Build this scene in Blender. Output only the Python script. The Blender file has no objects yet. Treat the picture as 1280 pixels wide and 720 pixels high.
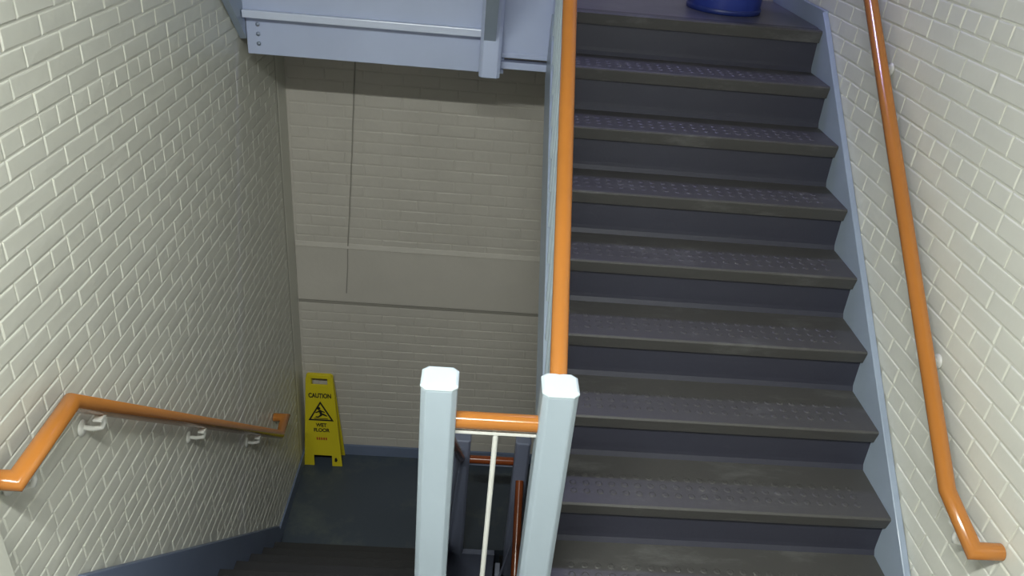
import bpy, bmesh, math, random
from mathutils import Vector, Matrix

S = bpy.context.scene
COL = S.collection
random.seed(7)

# ------------------------------------------------------------------ camera
CAM = Vector((-1.44716, -3.44302, 0.58674))
YAW, PITCH, ROLL, FPX = 0.0631013, 0.5158279, 0.0971239, 973.76
cy, sy, cp, sp, cr, sr = math.cos(YAW), math.sin(YAW), math.cos(PITCH), math.sin(PITCH), math.cos(ROLL), math.sin(ROLL)
FW = Vector((sy*cp, cy*cp, -sp)); RT = Vector((cy, -sy, 0)); UP = RT.cross(FW)
RX = cr*RT + sr*UP; UX = -sr*RT + cr*UP
cd = bpy.data.cameras.new('camera'); cam = bpy.data.objects.new('camera', cd); COL.objects.link(cam)
cam.matrix_world = Matrix(((RX.x, UX.x, -FW.x, CAM.x), (RX.y, UX.y, -FW.y, CAM.y), (RX.z, UX.z, -FW.z, CAM.z), (0, 0, 0, 1)))
cd.sensor_width = 36; cd.lens = FPX/1280*36; cd.clip_start = 0.02
S.camera = cam

def pix(p):
    d = Vector(p) - CAM; z = d.dot(FW)
    if z < 0.05: return (1e5, 1e5, 1)
    return (640 + FPX*d.dot(RX)/z, 360 - FPX*d.dot(UX)/z, z)

# ------------------------------------------------------------------ world, exposure, lamps
w = bpy.data.worlds.new('world'); S.world = w; w.use_nodes = True
w.node_tree.nodes['Background'].inputs[0].default_value = (0.75, 0.8, 1.0, 1)
w.node_tree.nodes['Background'].inputs[1].default_value = 0.01
S.view_settings.view_transform = 'Standard'; S.view_settings.look = 'None'
S.view_settings.exposure = 0.66; S.view_settings.gamma = 1.0; S.view_settings.use_curve_mapping = False

def area(name, loc, sx, sy_, power, color, target=None):
    l = bpy.data.lights.new(name, 'AREA'); l.shape = 'RECTANGLE'; l.size = sx; l.size_y = sy_
    l.energy = power; l.color = color
    o = bpy.data.objects.new(name, l); COL.objects.link(o); o.location = loc
    if target is not None:
        o.rotation_euler = (Vector(target)-Vector(loc)).to_track_quat('-Z', 'Y').to_euler()
    return o
area('ceiling_lamp_light', (-1.80, -3.30, 1.33), 1.3, 0.12, 70, (0.96, 1.0, 0.95))
area('blue_fill_light', (-0.60, 0.60, 2.20), 0.5, 0.12, 15, (0.48, 0.48, 1.0), (-0.6, -0.7, -0.4))  # added blue fill, tints the top steps violet

# ------------------------------------------------------------------ dimensions
R = 0.178; T = 0.2288
ZF = -9*R; ZL = -18*R            # floor and lower landing, upper landing is z = 0
XL, XR, YF = -2.5, 0.03, 0.74    # left wall, right wall, far wall
XI = -1.15                       # inner end of the right flight
YB = -5.3                        # back wall
ZTOP = 3.1; ZBOT = ZL + ZF
TL = 0.2                         # going of the left flight
YL0 = -0.23                      # lowest nosing of the left flight

# ------------------------------------------------------------------ materials
def mat(name, col, rough=0.5, bump=0.0, scale=60, var=0.0, vscale=4, spec=0.5, coat=0.0, metal=0.0, stretch=(1, 1, 1)):
    m = bpy.data.materials.new(name); m.use_nodes = True; nt = m.node_tree; b = nt.nodes['Principled BSDF']
    b.inputs['Base Color'].default_value = (*col, 1); b.inputs['Roughness'].default_value = rough
    b.inputs['Specular IOR Level'].default_value = spec; b.inputs['Coat Weight'].default_value = coat
    b.inputs['Coat Roughness'].default_value = 0.12; b.inputs['Metallic'].default_value = metal
    g = nt.nodes.new('ShaderNodeNewGeometry')
    mp = nt.nodes.new('ShaderNodeMapping'); mp.inputs['Scale'].default_value = stretch
    nt.links.new(g.outputs['Position'], mp.inputs['Vector'])
    if bump:
        n = nt.nodes.new('ShaderNodeTexNoise'); n.inputs['Scale'].default_value = scale; n.inputs['Detail'].default_value = 3
        bp = nt.nodes.new('ShaderNodeBump'); bp.inputs['Strength'].default_value = bump; bp.inputs['Distance'].default_value = 0.004
        nt.links.new(mp.outputs[0], n.inputs['Vector']); nt.links.new(n.outputs['Fac'], bp.inputs['Height'])
        nt.links.new(bp.outputs[0], b.inputs['Normal'])
    if var:
        n = nt.nodes.new('ShaderNodeTexNoise'); n.inputs['Scale'].default_value = vscale; n.inputs['Detail'].default_value = 5
        r = nt.nodes.new('ShaderNodeMapRange'); r.inputs[1].default_value = 0.3; r.inputs[2].default_value = 0.7
        mx = nt.nodes.new('ShaderNodeMixRGB'); mx.inputs[1].default_value = (*[c*(1-var) for c in col], 1)
        mx.inputs[2].default_value = (*[min(1, c*(1+var)) for c in col], 1)
        nt.links.new(mp.outputs[0], n.inputs['Vector']); nt.links.new(n.outputs['Fac'], r.inputs[0])
        nt.links.new(r.outputs[0], mx.inputs[0]); nt.links.new(mx.outputs[0], b.inputs['Base Color'])
    return m

def scuffed(name, col, scuff, rough, thresh=0.58, scale=(3, 9, 9), bump=0.15, amount=0.5):
    """rubber or sheet floor with pale scuffs"""
    m = mat(name, col, rough, bump=bump, scale=90); nt = m.node_tree; b = nt.nodes['Principled BSDF']
    g = nt.nodes.new('ShaderNodeNewGeometry'); mp = nt.nodes.new('ShaderNodeMapping'); mp.inputs['Scale'].default_value = scale
    n = nt.nodes.new('ShaderNodeTexNoise'); n.inputs['Scale'].default_value = 1.0; n.inputs['Detail'].default_value = 8; n.inputs['Roughness'].default_value = 0.72
    r = nt.nodes.new('ShaderNodeMapRange'); r.inputs[1].default_value = thresh; r.inputs[2].default_value = thresh+0.2; r.inputs[4].default_value = amount
    mx = nt.nodes.new('ShaderNodeMixRGB'); mx.inputs[1].default_value = (*col, 1); mx.inputs[2].default_value = (*scuff, 1)
    nt.links.new(g.outputs['Position'], mp.inputs['Vector']); nt.links.new(mp.outputs[0], n.inputs['Vector'])
    nt.links.new(n.outputs['Fac'], r.inputs[0]); nt.links.new(r.outputs[0], mx.inputs[0]); nt.links.new(mx.outputs[0], b.inputs['Base Color'])
    return m

M = {}
M['wall'] = mat('painted_brick', (0.69, 0.69, 0.62), 0.38, bump=0.22, scale=45, var=0.03, vscale=3)
M['far'] = mat('painted_far_wall', (0.56, 0.53, 0.48), 0.45, bump=0.3, scale=40, var=0.04, vscale=3)
M['joint'] = mat('dark_joint', (0.30, 0.285, 0.25), 0.8, bump=0.2)
M['ceil'] = mat('ceiling_paint', (0.42, 0.42, 0.41), 0.7, bump=0.1)
M['paint'] = mat('pale_blue_grey_enamel', (0.40, 0.475, 0.54), 0.38, bump=0.06, scale=30, var=0.03, coat=0.2)
M['blue'] = mat('blue_grey_enamel', (0.30, 0.36, 0.45), 0.42, bump=0.08, scale=30, var=0.06, coat=0.15)
M['lavhaze'] = mat('lavender_hazed_enamel', (0.42, 0.48, 0.66), 0.42, bump=0.06, scale=30, var=0.04, coat=0.15)  # lens-flare haze over the upper landing put into the paint colour
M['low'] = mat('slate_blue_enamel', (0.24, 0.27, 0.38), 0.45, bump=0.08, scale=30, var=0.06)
M['base'] = mat('blue_baseboard', (0.16, 0.20, 0.30), 0.5, bump=0.08, scale=30, var=0.08)
M['tread'] = scuffed('charcoal_rubber', (0.066, 0.064, 0.062), (0.26, 0.26, 0.26), 0.45, thresh=0.54, amount=0.34)
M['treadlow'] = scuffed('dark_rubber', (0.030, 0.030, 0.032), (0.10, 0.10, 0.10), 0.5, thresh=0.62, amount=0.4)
M['riser'] = scuffed('dark_blue_riser', (0.033, 0.034, 0.052), (0.12, 0.12, 0.14), 0.5, thresh=0.66, amount=0.3)
M['floor'] = scuffed('slate_sheet_floor', (0.052, 0.068, 0.092), (0.13, 0.15, 0.13), 0.42, thresh=0.53, scale=(3, 3, 3), bump=0.1, amount=0.6)
M['upfloor'] = scuffed('upper_sheet_floor', (0.085, 0.085, 0.10), (0.22, 0.21, 0.20), 0.28, thresh=0.50, scale=(2, 2, 2), bump=0.1, amount=0.6)
M['rail'] = mat('orange_brown_vinyl', (0.44, 0.165, 0.032), 0.17, bump=0.03, scale=80, var=0.05, coat=0.3)
M['lip'] = mat('lit_lavender_enamel', (0.58, 0.64, 0.80), 0.35, bump=0.05, coat=0.2)  # lighter copy of the lavender, brightness of the lit edge in the colour
M['cap'] = mat('lamplit_cap_enamel', (0.66, 0.76, 0.82), 0.3, bump=0.05, coat=0.3)  # post enamel lightened, lamplight on the cap tops put into the colour
M['lowrail'] = mat('dark_red_brown_vinyl', (0.27, 0.065, 0.02), 0.25, bump=0.03, coat=0.3)  # darker, redder vinyl for the rails down the well
M['white'] = mat('white_enamel', (0.72, 0.72, 0.68), 0.3, bump=0.05)
M['yellow'] = mat('yellow_plastic', (0.72, 0.60, 0.02), 0.4, bump=0.05, var=0.04)
M['black'] = mat('black_ink', (0.015, 0.015, 0.015), 0.5, bump=0.02)
M['red'] = mat('red_ink', (0.45, 0.10, 0.02), 0.5, bump=0.02)
M['bin'] = mat('blue_bin_plastic', (0.025, 0.045, 0.26), 0.35, bump=0.05, var=0.08)
M['binrim'] = mat('dark_blue_bin_rim', (0.015, 0.03, 0.17), 0.4, bump=0.05)
M['cream'] = mat('cream_door_paint', (0.74, 0.74, 0.66), 0.4, bump=0.08, scale=20)
M['steel'] = mat('bolt_steel', (0.30, 0.35, 0.45), 0.4, metal=0.3, bump=0.05)
glow = mat('lit_diffuser', (0.8, 0.8, 0.8), 0.5); glow.node_tree.nodes['Principled BSDF'].inputs['Emission Color'].default_value = (1, 0.98, 0.92, 1)
glow.node_tree.nodes['Principled BSDF'].inputs['Emission Strength'].default_value = 3.0
M['glow'] = glow

# ------------------------------------------------------------------ mesh helpers
class MB:
    def __init__(s): s.v = []; s.f = []; s.sm = []
    def add(s, vs, fs, smooth=False):
        n = len(s.v); s.v += [tuple(v) for v in vs]; s.f += [tuple(i+n for i in f) for f in fs]; s.sm += [smooth]*len(fs)
    def box(s, a, b):
        (x0, y0, z0), (x1, y1, z1) = a, b
        s.add([(x0,y0,z0),(x1,y0,z0),(x1,y1,z0),(x0,y1,z0),(x0,y0,z1),(x1,y0,z1),(x1,y1,z1),(x0,y1,z1)],
              [(0,3,2,1),(4,5,6,7),(0,1,5,4),(1,2,6,5),(2,3,7,6),(3,0,4,7)])
        return s
    def prism_x(s, prof, x0, x1):
        """profile of (y, z) points, extruded along x"""
        n = len(prof)
        s.add([(x0, y, z) for y, z in prof]+[(x1, y, z) for y, z in prof],
              [tuple(range(n))[::-1], tuple(range(n, 2*n))]+[(i, (i+1) % n, n+(i+1) % n, n+i) for i in range(n)])
        return s
    def prism_z(s, prof, z0, z1, top=1.0, cx=0, cyy=0):
        n = len(prof)
        s.add([(x, y, z0) for x, y in prof]+[(cx+(x-cx)*top, cyy+(y-cyy)*top, z1) for x, y in prof],
              [tuple(range(n))[::-1], tuple(range(n, 2*n))]+[(i, (i+1) % n, n+(i+1) % n, n+i) for i in range(n)])
        return s
    def tube(s, pts, r, n=18, caps=True):
        """mitred tube along points"""
        P = [Vector(p) for p in pts]; rings = []
        d0 = (P[1]-P[0]).normalized(); a = d0.orthogonal().normalized(); b = d0.cross(a)
        ring = [P[0]+r*(math.cos(t)*a+math.sin(t)*b) for t in [2*math.pi*i/n for i in range(n)]]
        rings.append(ring)
        for i in range(1, len(P)):
            d = (P[i]-P[i-1]).normalized()
            nn = d if i == len(P)-1 else (d+(P[i+1]-P[i]).normalized()).normalized()
            new = []
            for q in rings[-1]:
                t = (P[i]-q).dot(nn)/d.dot(nn); new.append(q+d*t)
            rings.append(new)
        base = len(s.v); vs = [v for rg in rings for v in rg]; fs = []
        for k in range(len(rings)-1):
            for i in range(n):
                j = (i+1) % n; fs.append((k*n+i, k*n+j, (k+1)*n+j, (k+1)*n+i))
        s.add(vs, fs, True)
        if caps:
            s.add(rings[0], [tuple(range(n))[::-1]]); s.add(rings[-1], [tuple(range(n))])
        return s
    def lathe(s, prof, c, n=32):
        vs = []; fs = []
        for r, z in prof:
            for i in range(n):
                t = 2*math.pi*i/n; vs.append((c[0]+r*math.cos(t), c[1]+r*math.sin(t), c[2]+z))
        for k in range(len(prof)-1):
            for i in range(n):
                j = (i+1) % n; fs.append((k*n+i, k*n+j, (k+1)*n+j, (k+1)*n+i))
        s.add(vs, fs, True); return s
    def mesh(s, name):
        me = bpy.data.meshes.new(name); me.from_pydata(s.v, [], s.f)
        me.polygons.foreach_set('use_smooth', s.sm)
        bm = bmesh.new(); bm.from_mesh(me); bmesh.ops.recalc_face_normals(bm, faces=bm.faces); bm.to_mesh(me); bm.free()
        return me

def link(name, me, m, parent=None):
    o = bpy.data.objects.new(name, me); COL.objects.link(o)
    if m is not None and not me.materials: me.materials.append(m)
    if parent is not None:
        o.parent = parent
        o.matrix_parent_inverse = PINV.get(parent.name, Matrix())
    return o
PINV = {}
def obj(name, mb, m, parent=None, bevel=0.0):
    me = mb.mesh(name); o = link(name, me, m, parent)
    if bevel:
        md = o.modifiers.new('bevel', 'BEVEL'); md.width = bevel; md.segments = 2; md.limit_method = 'ANGLE'
    return o
def tag(o, label=None, cat=None, group=None, kind=None):
    if label: o['label'] = label
    if cat: o['category'] = cat
    if group: o['group'] = group
    if kind: o['kind'] = kind
    return o
def thing(name, label, cat, loc, group=None):
    o = bpy.data.objects.new(name, None); COL.objects.link(o); o.location = loc; o.empty_display_size = 0.1
    tag(o, label, cat, group); PINV[o.name] = Matrix.Translation(-Vector(loc))
    return o
def struct(name, mb, m, bevel=0.0, label=None, cat=None):
    return tag(obj(name, mb, m, None, bevel), label, cat, None, 'structure')

# ------------------------------------------------------------------ room shell
wl = struct('wall_left', MB().box((XL-0.2, YB, ZBOT), (XL, YF+0.2, ZTOP)), M['wall'], label='left wall of cream painted brick beside the descending stairs', cat='wall')
wr = struct('wall_right', MB().box((XR, YB, ZBOT), (XR+0.2, YF+0.2, ZTOP)), M['wall'], label='right wall of cream painted brick beside the ascending stairs', cat='wall')
wf = struct('wall_back', MB().box((XL, YF, ZBOT), (XR, YF+0.2, ZTOP)), M['far'], label='far end wall of painted brick above the lower landing', cat='wall')
struct('wall_front', MB().box((XL, YB-0.2, ZBOT), (XR, YB, ZTOP)), M['ceil'], label='wall behind the viewer, outside the frame', cat='wall')
struct('ceiling', MB().box((XL, YB, 1.44), (XR, -1.95, 1.60)), M['ceil'], label='ceiling slab over the near floor, above the frame', cat='ceiling')
struct('ceiling', MB().box((XL, YB, ZTOP), (XR, YF, ZTOP+0.1)), M['ceil'], label='top ceiling of the stairwell, above the frame', cat='ceiling')
YE = YL0-8*TL                    # near floor's edge
fl = struct('floor', MB().box((XL, YB, ZF-0.18), (XR, YE, ZF)), M['upfloor'], label='near floor below the frame where both flights meet', cat='floor')
lo = struct('floor', MB().box((XL, -0.06, ZL-0.12), (XR, YF, ZL)).box((XL, -0.27, ZL-0.12), (-1.47, -0.06, ZL)), M['floor'], label='dark slate lower landing floor under the yellow caution sign', cat='floor')
up = struct('floor', MB().box((XL, 0.046, -0.10), (XR, YF, 0)), M['upfloor'], label='upper landing floor under the blue waste bin', cat='floor')
struct('floor', MB().box((XL, YB, ZBOT-0.1), (XR, YF, ZBOT)), M['floor'], label='lowest floor, hidden beneath the lower flights', cat='floor')
# landing nosing at the head of the right flight
def nose_profile(y, z, depth, t=0.052):
    return [(y, z-0.006), (y+0.006, z), (y+depth, z), (y+depth, z-t), (y+0.010, z-t)]
obj('nosing', MB().prism_x(nose_profile(0.0, 0.001, 0.06), XI+0.01, 0.0).box((XL+0.035, 0.036, -0.10), (XI, 0.046, 0.0)), M['tread'], up)

# landing beams (top and bottom landings)
bmo = struct('trim_1', MB().box((XL+0.035, -0.0, -0.292), (-1.36, 0.035, -0.103)), M['lavhaze'], 0.003, 'lavender-hazed steel edge beam under the upper landing', 'beam')
for zz in (-0.15, -0.20, -0.25):                       # bolt heads at the wall end
    obj('bolt_head', MB().lathe([(0, 0), (0.008, 0), (0.009, 0.004), (0.009, 0.006), (0, 0.007)], (0, 0, 0), 12), M['steel'], bmo)
for b, zz in zip([c for c in bmo.children], (-0.165, -0.205, -0.245)):
    b.location = (XL+0.085, 0.0, zz); b.rotation_euler = (math.pi/2, 0, 0)
struct('trim_2', MB().box((-1.376, -0.02, -0.205), (-1.17, 0.0, 0.16)).box((-1.376, -0.026, -0.215), (-1.17, 0.0, -0.195)), M['lavhaze'], 0.002, 'flat lavender-hazed panel closing the landing edge between two hanging posts', 'panel')
struct('trim_3', MB().box((-1.376, -0.03, -0.262), (-1.17, 0.03, -0.232)), M['lavhaze'], 0.002, 'thin pale flange under the panel at the landing edge', 'flange')
struct('trim_4', MB().box((-1.468, -0.10, ZL-0.30), (XI-0.035, -0.061, ZL+0.0)), M['low'], 0.002, 'slate blue edge beam of the lower landing seen down the well', 'beam')

# baseboards
struct('baseboard_back', MB().box((XL+0.012, YF-0.016, ZL), (XR, YF-0.002, ZL+0.085)), M['base'], 0.002, 'blue baseboard along the far wall on the lower landing', 'baseboard')
struct('baseboard_left', MB().box((XL+0.001, -0.12, ZL), (XL+0.014, YF-0.018, ZL+0.095)), M['base'], 0.002, 'blue baseboard on the left wall along the lower landing', 'baseboard')
struct('baseboard_right', MB().box((XR-0.022, 0.06, 0), (XR-0.001, YF-0.002, 0.075)), M['blue'], 0.002, 'blue grey baseboard on the right wall by the blue waste bin', 'baseboard')
struct('baseboard_left', MB().box((XL+0.006, -2.18, ZF), (XL+0.03, YE-0.09, ZF+0.28)), M['blue'], 0.002, 'blue grey baseboard on the left wall at the head of the descending flight', 'baseboard')

# cream door casing at the left edge
dr = struct('door_1', MB().box((XL, -2.75, ZF), (XL+0.06, -2.20, 0.45)), M['cream'], 0.004, 'cream door casing at the lower left edge of the photo', 'door casing')

# ------------------------------------------------------------------ bricks
def brick_mesh(L, H, D, seed):
    """u along the wall, v up, w out of the wall; rounded, slightly uneven painted face"""
    rnd = random.Random(seed); vs = []; fs = []
    prof = [(0.0, 0.0), (0.0015, D*0.7), (0.0045, D)]
    for ins, h in prof:
        for (a, b) in ((-1, -1), (1, -1), (1, 1), (-1, 1)):
            j = (lambda k: rnd.uniform(-k, k))
            vs.append((a*(L/2-ins)+j(0.0012), b*(H/2-ins)+j(0.0009), h+(j(0.0005) if h == D else 0)))
    for k in range(2):
        for i in range(4):
            j = (i+1) % 4; fs.append((k*4+i, k*4+j, (k+1)*4+j, (k+1)*4+i))
    vs.append((rnd.uniform(-.2, .2)*L, 0, D+rnd.uniform(-0.0001, 0.0007)))
    for i in range(4): fs.append((8+i, 8+(i+1) % 4, 12))
    me = bpy.data.meshes.new('brick'); me.from_pydata(vs, [], fs)
    return me
def lay(parent, frame, u0, u1, v0, v1, L, H, joint, D, m, keep, header_every=6, seed=1):
    """frame(u, v) -> wall point; frame.rot places the brick. Largest 300 in the picture become parts, the rest one stuff part"""
    rnd = random.Random(seed); cells = []
    nrow = int((v1-v0)/H); cache = {}
    for r in range(nrow):
        v = v0+(r+0.5)*H
        hd = header_every and (r % header_every == 2)
        l = L/2 if hd else L
        u = u0 - (l*0.5 if r % 2 else 0)-rnd.uniform(0, 0.01)
        while u < u1-0.02:
            a = max(u, u0); b = min(u+l, u1)
            if b-a > 0.03:
                full = abs((b-a)-l) < 1e-6
                key = (round(b-a-joint, 3), rnd.randrange(4))
                if keep((a+b)/2, v): cells.append((key, (a+b)/2, v, rnd.uniform(-.0009, .0007), rnd.uniform(-.005, .005)))
            u += l
    def size(c):
        x, y, z = pix(frame[0](c[1], c[2], 0))
        return (c[0][0]/z/z if -15 < x < 1295 and -15 < y < 735 else 0)
    cells.sort(key=size, reverse=True)
    rest = MB()
    for i, (key, u, v, dz, tw) in enumerate(cells):
        if key not in cache:
            me = brick_mesh(key[0], H-joint, D, hash((key[0]*1000, key[1])) & 0xffff); me.materials.append(m); cache[key] = me
        mtx = Matrix.Translation(frame[0](u, v, dz)) @ frame[1] @ Matrix.Rotation(tw, 4, 'Z')
        if i < 298 and size(cells[i]) > 0:
            o = bpy.data.objects.new('brick', cache[key]); COL.objects.link(o); o.parent = parent; o.matrix_basis = mtx
        else:
            me = cache[key]
            rest.add([mtx @ p.co for p in me.vertices], [tuple(p.vertices) for p in me.polygons])
    if rest.v:
        o = obj('brick_field', rest, m, parent); o['kind'] = 'stuff'
ROTL = Matrix(((0, 0, 1, 0), (1, 0, 0, 0), (0, 1, 0, 0), (0, 0, 0, 1)))      # u->y, v->z, w->+x
ROTR = Matrix(((0, 0, -1, 0), (-1, 0, 0, 0), (0, 1, 0, 0), (0, 0, 0, 1)))
ROTB = Matrix(((1, 0, 0, 0), (0, 0, -1, 0), (0, 1, 0, 0), (0, 0, 0, 1)))
def above_left(y, z):
    base = ZF+0.28 if y < -1.9 else (-1.315-(y+1.897)*0.953 if y < -0.1 else ZL+0.095)
    if z < base-0.05: return False
    if y > -0.25 and z > -0.30-0.3*max(0, y) and y < 0.0: pass
    if y > -0.02 and -0.34 < z < 0.05: return False
    so = -0.23-(y)*0.95                                  # underside of the flight going up on the left
    if y < 0.02 and so-0.03 < z < so+0.45: return False
    return y > -2.195
lay(wl, (lambda u, v, d: Vector((XL+d, u, v)), ROTL), -2.19, 0.53, ZL+0.06, 1.35, 0.168, 0.054, 0.0042, 0.0027, M['wall'], above_left, 6, 3)
def above_right(y, z):
    line = y*(R/T)+0.03 if y < 0.05 else 0.07
    return z > line-0.06 and not (y > 0.0 and z > 0.75)
lay(wr, (lambda u, v, d: Vector((XR-d, u, v)), ROTR), -2.6, YF-0.01, -1.5, 1.35, 0.174, 0.0655, 0.0055, 0.0034, M['wall'], above_right, 6, 5)
def on_back(x, z):
    if -2.006 < z < -1.555: return False
    return True
lay(wf, (lambda u, v, d: Vector((u, YF-d, v)), ROTB), XL+0.01, -0.95, ZL+0.09, -0.26, 0.205, 0.0665, 0.006, 0.0028, M['far'], on_back, 0, 9)
# smooth strip and joint at the far end of the left wall
obj('plaster_strip', MB().box((XL, 0.575, ZL+0.10), (XL+0.0009, YF-0.006, -0.12)), M['wall'], wl)
obj('corner_joint', MB().box((XL-0.001, 0.545, ZL+0.10), (XL+0.0006, 0.552, -0.12)), M['joint'], wl)
obj('smooth_band', MB().box((XL+0.004, YF-0.007, -1.962), (XR, YF+0.01, -1.585)).prism_x([(YF-0.013, -1.59), (YF-0.005, -1.56), (YF+0.01, -1.555), (YF+0.01, -1.60)], XL+0.004, XR), M['far'], wf, 0.002)
tag(obj('band_joint', MB().box((XL+0.004, YF-0.003, -1.986), (-1.0, YF+0.01, -1.966)), M['joint'], wf), 'dark horizontal joint under the smooth band')
cm = MB(); px_, pz_ = -2.125, -0.46
while pz_ > -1.82:
    nz = pz_-0.09; nx = px_-0.0035+random.uniform(-0.003, 0.003)
    cm.add([(px_-0.0035, YF-0.0085, pz_), (px_+0.0035, YF-0.0085, pz_), (nx+0.0035, YF-0.0085, nz), (nx-0.0035, YF-0.0085, nz),
            (px_-0.0035, YF, pz_), (px_+0.0035, YF, pz_), (nx+0.0035, YF, nz), (nx-0.0035, YF, nz)],
           [(0,1,2,3),(0,4,5,1),(1,5,6,2),(2,6,7,3),(3,7,4,0)])
    px_, pz_ = nx, nz
tag(obj('vertical_joint', cm, M['joint'], wf), 'thin dark vertical joint down the far wall')

# ------------------------------------------------------------------ staircases
def flight(name, label, x0, x1, y0, z0, going, n, sgn, tm, rm, stringers, studs=False, smat=None):
    """nosings at y0 + sgn*going*i, z0 - R*i, i = 1..n ; sgn -1 falls towards the viewer"""
    t = thing(name, label, 'staircase', ((x0+x1)/2, y0+sgn*going*(n+1), z0-R*(n+1)))
    f = lambda prof: [(y0+sgn*-1*(y), z) for y, z in prof]      # local y runs into the stair
    stud_me = None
    for i in range(0, n+1):
        yy = -going*i; zz = z0-R*i
        if i > 0:
            pr_ = nose_profile(yy, zz, going+0.03)
            tr = obj('tread', MB().prism_x(f(pr_), x0, x1), tm, t, 0.0015)
            if studs:
                if stud_me is None:
                    sm = MB(); rs = 0.0125
                    nx = int((x1-x0-0.14)/0.043)
                    for a in range(nx):
                        for b in range(3):
                            cx_ = x0+0.07+(a+0.5)*(x1-x0-0.14)/nx; cy_ = 0.060+b*0.038
                            vs = []
                            for rr, h in ((rs, 0), (rs*0.65, 0.0020)):
                                vs += [(cx_+rr*math.cos(k*math.pi/4), cy_+rr*math.sin(k*math.pi/4), h) for k in range(8)]
                            sm.add(vs, [tuple(range(8, 16))]+[(k, (k+1) % 8, 8+(k+1) % 8, 8+k) for k in range(8)])
                    stud_me = sm.mesh('raised_studs'); stud_me.materials.append(tm)
                so = bpy.data.objects.new('raised_studs', stud_me); COL.objects.link(so); so.parent = tr
                so.location = (0, y0+yy, zz); so['kind'] = 'stuff'
        # riser under nosing i, with a slim cove at its foot
        prof = [(yy+0.026, zz-0.045), (yy+0.040, zz-0.045), (yy+0.034, zz-R), (yy+0.008, zz-R), (yy+0.018, zz-R+0.016), (yy+0.020, zz-R+0.03)]
        if sgn > 0 or not studs: prof = [(yy+0.026, zz-0.045), (yy+0.040, zz-0.045), (yy+0.040, zz-R), (yy+0.020, zz-R)]
        obj('riser', MB().prism_x(f(prof), x0, x1), rm, t)
    for (sx0, sx1, prof) in stringers:
        obj('stringer', MB().prism_x(prof, sx0, sx1), smat or M['blue'], t, 0.003)
    return t
def band(y0, z0, y1, z1, up_, dn):
    return [(y0, z0+up_), (y1, z1+up_), (y1, z1-dn), (y0, z0-dn)]
k = R/T
right_wall_str = [(0.06, 0.072), (0.0, 0.03), (-8*T-0.05, -8*R-0.05*k+0.03), (-8*T-0.05, ZF), (-8*T+0.3, ZF-0.02), (0.06, -0.24)]
ra = flight('staircase', 'dark rubber-treaded flight climbing the right side to the upper landing', XI, 0.0, 0.0, 0.0, T, 8, -1, M['tread'], M['riser'],
       [(0.0, XR-0.006, right_wall_str), (-1.18, XI, band(-0.075, -0.075*k, -8*T, -8*R, 0.05, 0.22))], studs=True)
# tread of the ascending flight top (i=0) riser is built by flight(); the landing nosing belongs to the floor
left_wall_str = [(YE-0.09, -1.315+0.017), (-0.12, -3.022), (-0.12, ZL-0.1), (YE-0.09, ZF-0.18)]
zL = lambda y: ZL+R+(YL0-y)*(R/TL)
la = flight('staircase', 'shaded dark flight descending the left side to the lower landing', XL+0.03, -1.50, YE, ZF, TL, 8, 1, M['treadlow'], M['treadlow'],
       [(XL+0.006, XL+0.03, left_wall_str), (-1.50, -1.47, band(YE, zL(YE), -0.10, zL(-0.10), 0.05, 0.22))], smat=M['base'])
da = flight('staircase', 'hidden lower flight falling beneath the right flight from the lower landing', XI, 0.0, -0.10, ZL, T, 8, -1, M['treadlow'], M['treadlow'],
       [(-1.18, XI, band(-0.16, ZL-0.06*k, -0.10-8*T, ZL-8*R, 0.05, 0.22))], smat=M['low'])
# flight rising over the left side, seen from below
ua = thing('staircase', 'lavender-hazed underside of the flight rising above the left side', 'staircase', (-1.95, 0, 0))
us = 0.80
def und(y, dz): return 0.09-(y+0.025)*us+dz
obj('riser_pan', MB().box((XL+0.035, -0.030, -0.130), (-1.455, -0.022, 0.10)), M['lavhaze'], ua)
obj('soffit_plate', MB().prism_x([(-0.025, und(-0.025, 0.0)), (-1.9, und(-1.9, 0.0)), (-1.9, und(-1.9, 0.02)), (-0.025, und(-0.025, 0.02))], XL+0.035, -1.455), M['lavhaze'], ua)
obj('soffit_lip', MB().prism_x([(-0.026, -0.132), (-0.055, -0.132), (-0.058, -0.100), (-0.026, -0.100)], XL+0.037, -1.457), M['lip'], ua, 0.003)
obj('stringer', MB().prism_x([(0.0, -0.23), (-1.9, -0.23+1.9*0.95), (-1.9, 1.9*0.95+0.1), (0.0, 0.15)], XL+0.006, XL+0.034), M['blue'], ua)
obj('stringer', MB().prism_x([(-0.075, -0.165), (-1.9, -0.165+1.825*us), (-1.9, 1.9*us+0.15), (-0.075, 0.16)], -1.454, -1.405), M['blue'], ua)
for i in range(1, 9):
    obj('tread', MB().box((XL+0.04, -i*T-0.02, i*R-0.03), (-1.46, -i*T+T, i*R)), M['treadlow'], ua)

# ------------------------------------------------------------------ newel posts
def newel(x, y, z0, z1, label, m, group=None, w=0.0925, foot=False):
    t = thing('newel_post', label, 'newel post', (x, y, z0), group)
    h = w/2; c = 0.014
    prof = [(x-h+c, y-h), (x+h-c, y-h), (x+h, y-h+c), (x+h, y+h-c), (x+h-c, y+h), (x-h+c, y+h), (x-h, y+h-c), (x-h, y-h+c)]
    obj('post_shaft', MB().prism_z(prof, z0, z1-0.006), m, t, 0.004)
    g = 1.03; pc = [(x+(a-x)*g, y+(b-y)*g) for a, b in prof]
    mb = MB().prism_z(pc, z1-0.006, z1); mb.prism_z(pc, z1, z1+0.005, 0.86, x, y)
    obj('post_cap', mb, M['cap'] if m is M['paint'] else m, t, 0.0015)
    return t
newel(-1.505, -1.85, ZF, -0.592, 'pale blue grey newel post left of the short orange rail', M['paint'])
newel(-1.200, -1.85, ZF, -0.592, 'pale blue grey newel post at the foot of the long orange handrail', M['paint'])
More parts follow.
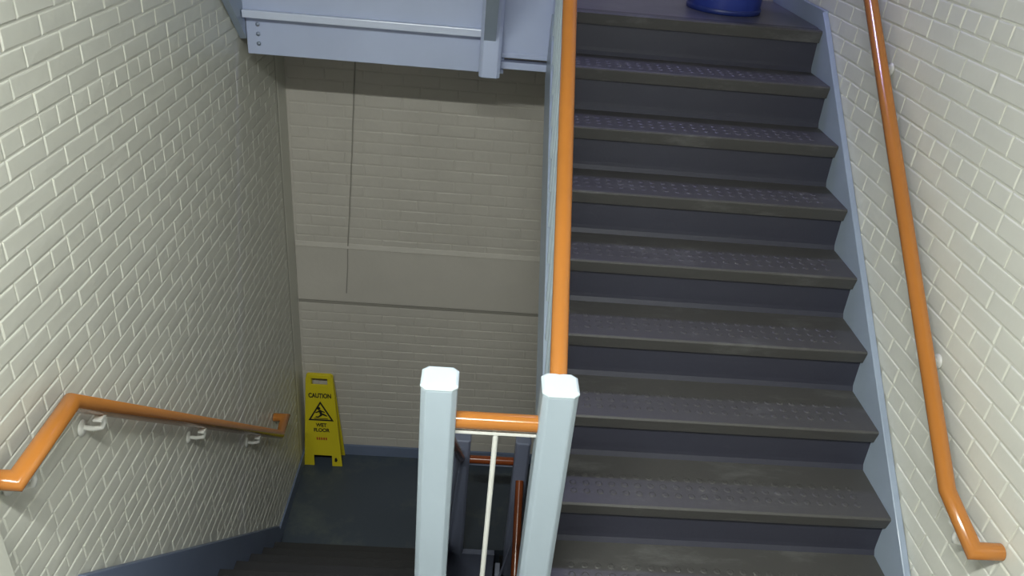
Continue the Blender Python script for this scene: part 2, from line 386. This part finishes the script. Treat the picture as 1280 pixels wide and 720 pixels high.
newel(-1.425, -0.06, ZL-0.20, -2.31, 'shadowed slate post down the well, left of the small dark rail', M['low'], w=0.09)
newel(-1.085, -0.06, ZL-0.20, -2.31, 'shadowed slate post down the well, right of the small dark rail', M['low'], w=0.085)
newel(-1.422, -0.075, -0.285, 0.95, 'lavender-hazed post hanging below the upper landing, left of the flat panel', M['lavhaze'], w=0.09)
newel(-1.135, -0.045, -0.288, 0.95, 'lavender-hazed post hanging below the upper landing, beside the long handrail', M['lavhaze'], w=0.075)

# ------------------------------------------------------------------ guard rails and handrails
RR = 0.0235
def guard(label, pts, m, bars, lower=None, r=RR, brm=None, bar_r=0.0075):
    t = thing('guard_rail', label, 'railing', pts[0])
    obj('handrail', MB().tube(pts, r), m, t)
    if lower: obj('support_bar', MB().box(*lower), brm, t, 0.001)
    for a, b in bars:
        obj('baluster', MB().tube([a, b], bar_r, 10), brm, t)
    return t
guard('short orange rail bridging the two pale posts over the stairwell', [(-1.459, -1.85, -0.722), (-1.246, -1.85, -0.722)], M['rail'],
      [((-1.352, -1.85, -0.758), (-1.352, -1.85, ZF+0.09))], ((-1.459, -1.858, -0.762), (-1.246, -1.842, -0.752)), brm=M['white'])
ys = lambda y, off: y*k+off
bars = []
y = -1.66
while y > -1.9 and y < -0.14:
    bars.append(((-1.168, y, ys(y, 0.05)), (-1.185, y, ys(y, 0.79)))); y += 0.115
gp = thing('guard_rail', 'long orange handrail with balusters rising along the right flight', 'railing', (-1.2, -1.8, -1.3))
obj('handrail', MB().tube([(-1.200, -1.803, -0.610), (-1.176, -0.09, 0.76)], RR), M['rail'], gp)
obj('support_bar', MB().prism_x([(-1.803, -0.645), (-0.09, 0.725), (-0.09, 0.733), (-1.803, -0.637)], -1.20, -1.18), M['paint'], gp)
for a, b in bars: obj('baluster', MB().tube([a, b], 0.0075, 8), M['paint'], gp)
bars = []
for i in range(12):
    s = (i+0.5)/12; yb = -1.80+s*1.68; xb = -1.495+s*0.06
    bars.append(((-1.487, yb, zL(yb)+0.05), (xb, yb, zL(yb)+0.78)))
gl = thing('guard_rail', 'dark red brown handrail following the descending left flight into the dark well', 'railing', (-1.5, -1.8, -2.0))
obj('handrail', MB().tube([(-1.505, -1.803, -0.775), (-1.43, -0.107, -2.43)], RR), M['lowrail'], gl)
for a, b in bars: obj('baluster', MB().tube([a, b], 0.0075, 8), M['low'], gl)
guard('small red brown rail between the two shadowed lower posts', [(-1.38, -0.06, -2.475), (-1.13, -0.06, -2.475)], M['lowrail'], [],
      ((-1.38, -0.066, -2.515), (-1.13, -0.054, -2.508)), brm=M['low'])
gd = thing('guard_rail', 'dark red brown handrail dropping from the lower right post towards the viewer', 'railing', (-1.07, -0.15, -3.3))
obj('handrail', MB().tube([(-1.085, -0.105, -2.58), (-1.12, -1.85, -3.94)], RR), M['lowrail'], gd)
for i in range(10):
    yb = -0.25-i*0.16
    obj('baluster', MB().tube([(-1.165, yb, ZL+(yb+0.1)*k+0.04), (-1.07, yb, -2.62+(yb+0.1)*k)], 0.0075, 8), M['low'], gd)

def bracket(parent, p, side):
    """wall bracket under the rail at p; side = +1 when the wall lies towards -x"""
    xw = XL+0.008 if side > 0 else XR-0.008
    b = obj('bracket', MB().tube([(xw, p[1], p[2]-0.075), (xw+side*0.028, p[1], p[2]-0.078), (p[0]-side*0.006, p[1], p[2]-0.070), (p[0], p[1], p[2]-0.052), (p[0], p[1], p[2]-RR+0.002)], 0.0075, 12), M['white'], parent)
    obj('wall_plate', MB().lathe([(0.0, 0.0), (0.024, 0.0), (0.024, 0.003), (0.014, 0.009), (0.0, 0.010)], (0, 0, 0), 18), M['white'], b)
    pl = b.children[0]
    pl.location = (xw-side*0.002, p[1], p[2]-0.078); pl.rotation_euler = (0, side*math.pi/2, 0)
    obj('saddle', MB().box((p[0]-0.012, p[1]-0.03, p[2]-RR-0.004), (p[0]+0.012, p[1]+0.03, p[2]-RR+0.003)), M['white'], b)
lr = thing('wall_handrail', 'orange brown handrail on the left brick wall, stepping down to the lower landing', 'handrail', (-2.43, -1.8, -0.8))
xr = -2.43
A, B, C, D_ = (xr, -2.125, -0.742), (xr, -1.862, -0.728), (xr, -0.105, -2.33), (xr, 0.022, -2.318)
obj('rail_tube', MB().tube([(XL+0.006, -2.125, -0.742), A, B, C, D_, (XL+0.006, 0.022, -2.318)], RR, 20), M['rail'], lr)
def onrail(a, b, s): return tuple(a[i]+(b[i]-a[i])*s for i in range(3))
bracket(lr, onrail(A, B, 0.22), 1)
for s in (0.07, 0.44, 0.80): bracket(lr, onrail(B, C, s), 1)
rr = thing('wall_handrail', 'long orange brown handrail climbing the right brick wall', 'handrail', (-0.05, -1.8, -0.9))
xr = -0.05
RA, RB, RC = (xr, -1.995, -0.952), (xr, -1.82, -0.905), (xr, 0.25, 0.78)
obj('rail_tube', MB().tube([(XR-0.006, -1.995, -0.952), RA, RB, RC, (XR-0.006, 0.25, 0.78)], RR, 20), M['rail'], rr)
bracket(rr, onrail(RA, RB, 0.45), -1)
for s in (0.17, 0.58, 0.9): bracket(rr, onrail(RB, RC, s), -1)

# ------------------------------------------------------------------ caution sign
sg = thing('caution_sign', 'yellow folding wet floor caution sign standing in the corner of the lower landing', 'sign', (-2.365, 0.64, ZL))
def sign_panel(name, yb, yt, m):
    H_ = 0.712; ob = MB()
    def P(x, h, d):                                           # h along the height, x from the centre
        s = h/H_; xc = -2.360-0.018*s
        return (xc+x, yb+(yt-yb)*s+d, ZL+0.001+h)
    def hw(h): return 0.128-0.042*(h/H_)
    rows = [0.0, 0.085, 0.115, 0.59, 0.600 if name == 'back_panel' else 0.612, 0.615 if name == 'back_panel' else 0.640, 0.700 if name == 'back_panel' else 0.686, H_]
    # columns: -hw, -slot, slot, hw ; notch between rows 0..1 (feet), slot between rows 4..5 (handle)
    def slot(h): return 0.060 if h < 0.2 else 0.052
    V = {}
    for d_i, d in enumerate((0.0, 0.010)):
        for r_i, h in enumerate(rows):
            e = hw(h)-(0.012 if r_i == len(rows)-1 else 0)
            for c_i, x in enumerate((-e, -slot(h), slot(h), e)):
                V[(d_i, r_i, c_i)] = len(ob.v); ob.v.append(P(x, h, d))
    solid = lambda r, c: 0 <= r < len(rows)-1 and 0 <= c < 3 and not (c == 1 and r in (0, 5))
    for r in range(len(rows)-1):
        for c in range(3):
            if not solid(r, c): continue
            q = [(r, c), (r, c+1), (r+1, c+1), (r+1, c)]
            ob.f.append(tuple(V[(0,)+p] for p in q)); ob.f.append(tuple(V[(1,)+p] for p in reversed(q)))
            for (dr, dc), (p, s) in {(-1, 0): (q[0], q[1]), (0, 1): (q[1], q[2]), (1, 0): (q[2], q[3]), (0, -1): (q[3], q[0])}.items():
                if not solid(r+dr, c+dc): ob.f.append((V[(0,)+p], V[(1,)+p], V[(1,)+s], V[(0,)+s]))
    ob.sm = [False]*len(ob.f)
    return obj(name, ob, m, sg, 0.002), P
YFp, YTp = 0.60, 0.668
fp, PF = sign_panel('front_panel', YFp, YTp, M['yellow'])
bp_, _ = sign_panel('back_panel', 0.712, 0.684, M['yellow'])
ang = math.atan2(YTp-YFp, 0.712)
def flat(name, mb, m, parent=fp): return obj(name, mb, m, parent)
def face(pts, h=0.0):
    """polygon on the sign's front face, points (x, height)"""
    mb = MB(); n = len(pts); a = [PF(x, y_, -0.0022) for x, y_ in pts]; b = [PF(x, y_, 0.0) for x, y_ in pts]
    mb.add(a+b, [tuple(range(n))]+[(i, (i+1) % n, n+(i+1) % n, n+i) for i in range(n)]); return mb
def words(txt, h, size, m, name='lettering'):
    c = bpy.data.curves.new('t', 'FONT'); c.body = txt; c.size = size; c.align_x = 'CENTER'; c.offset = size*0.035
    t = bpy.data.objects.new('t', c); COL.objects.link(t); dg = bpy.context.evaluated_depsgraph_get()
    me = bpy.data.meshes.new_from_object(t.evaluated_get(dg)); bpy.data.objects.remove(t)
    for v in me.vertices: v.co = Vector(PF(v.co.x*(0.80 if txt == 'CAUTION' else 0.95), h+v.co.y*1.15, -0.0022))
    me.materials.clear(); me.materials.append(m)
    return link(name, me, m, fp)
words('CAUTION', 0.543, 0.041, M['black'])
words('WET', 0.318, 0.034, M['black']); words('FLOOR', 0.278, 0.034, M['black'])
# triangle frame, three mitred bars
to = [(-0.083, 0.365), (0.083, 0.365), (0.0, 0.515)]; cxx, cyy = 0.0, 0.415
ti = [(cxx+(x-cxx)*0.80, cyy+(h-cyy)*0.80) for x, h in to]
mb = MB()
for i in range(3):
    j = (i+1) % 3; q = face([to[i], to[j], ti[j], ti[i]]); mb.add(q.v, q.f)
flat('triangle_symbol', mb, M['black'])
mb = MB()
for poly in ([(-0.012+0.011*math.cos(a*math.pi/5), 0.460+0.011*math.sin(a*math.pi/5)) for a in range(10)],   # head
             [(-0.014, 0.446), (0.002, 0.450), (0.014, 0.412), (-0.002, 0.404)],                                 # back
             [(0.000, 0.446), (0.028, 0.434), (0.026, 0.428), (0.0, 0.437)],                                     # arm
             [(-0.010, 0.444), (-0.036, 0.428), (-0.032, 0.423), (-0.006, 0.434)],                               # arm
             [(0.0, 0.414), (0.012, 0.410), (0.040, 0.400), (0.042, 0.406), (0.016, 0.422)],                     # leg
             [(-0.004, 0.412), (0.008, 0.404), (-0.018, 0.388), (-0.036, 0.392), (-0.034, 0.398), (-0.018, 0.397)],
             [(-0.045, 0.384), (0.045, 0.384), (0.045, 0.380), (-0.045, 0.380)]):
    q = face(poly); mb.add(q.v, q.f)
flat('falling_figure_symbol', mb, M['black'])
mb = MB()
for i in range(5):
    x = -0.036+i*0.015; q = face([(x, 0.212), (x+0.010, 0.212), (x+0.010, 0.232), (x, 0.232)]); mb.add(q.v, q.f)
flat('small_red_print', mb, M['red'])
q = face([(0.078, 0.040), (0.090, 0.036), (0.098, 0.052), (0.090, 0.072), (0.080, 0.066)]); flat('maker_mark', q, M['black'])
obj('hinge', MB().tube([(-2.44, 0.681, ZL+0.703), (-2.316, 0.681, ZL+0.703)], 0.007, 12), M['yellow'], sg)

# ------------------------------------------------------------------ waste bin on the upper landing
bn = thing('waste_bin', 'dark blue round waste bin on the upper landing at the head of the stairs', 'bin', (-0.350, 0.355, 0))
obj('bin_body', MB().lathe([(0, 0.002), (0.150, 0.002), (0.162, 0.006), (0.166, 0.02), (0.172, 0.30), (0.190, 0.66), (0.182, 0.66), (0.165, 0.30), (0.158, 0.02), (0, 0.015)], (-0.350, 0.355, 0), 48), M['bin'], bn)
obj('bin_rim', MB().lathe([(0.189, 0.64), (0.200, 0.642), (0.203, 0.66), (0.196, 0.672), (0.183, 0.668), (0.183, 0.655)], (-0.350, 0.355, 0), 48), M['binrim'], bn)
obj('base_band', MB().lathe([(0.1665, 0.0), (0.171, 0.002), (0.172, 0.018), (0.168, 0.024)], (-0.350, 0.355, 0), 48), M['binrim'], bn)

# ------------------------------------------------------------------ ceiling lamp and added blue fill lamp (above the frame)
t = thing('ceiling_light', 'tube light fixed to the near ceiling, above the frame', 'lamp', (-1.80, -3.30, 1.44))
obj('lamp_housing', MB().box((-2.47, -3.38, 1.38), (-1.13, -3.22, 1.439)), M['ceil'], t, 0.004)
obj('diffuser', MB().box((-2.45, -3.365, 1.355), (-1.15, -3.235, 1.38)), M['glow'], t, 0.006)
t = thing('added_fill_lamp', 'added blue fill lamp on the far wall over the upper landing, above the frame', 'lamp', (-0.60, 0.735, 2.2))  # invented fixture that houses the added blue fill
obj('lamp_housing', MB().box((-0.90, 0.68, 2.13), (-0.30, 0.739, 2.27)), M['ceil'], t, 0.006)
obj('diffuser', MB().box((-0.88, 0.65, 2.15), (-0.32, 0.68, 2.25)), M['glow'], t, 0.01)
bpy.context.view_layer.update()
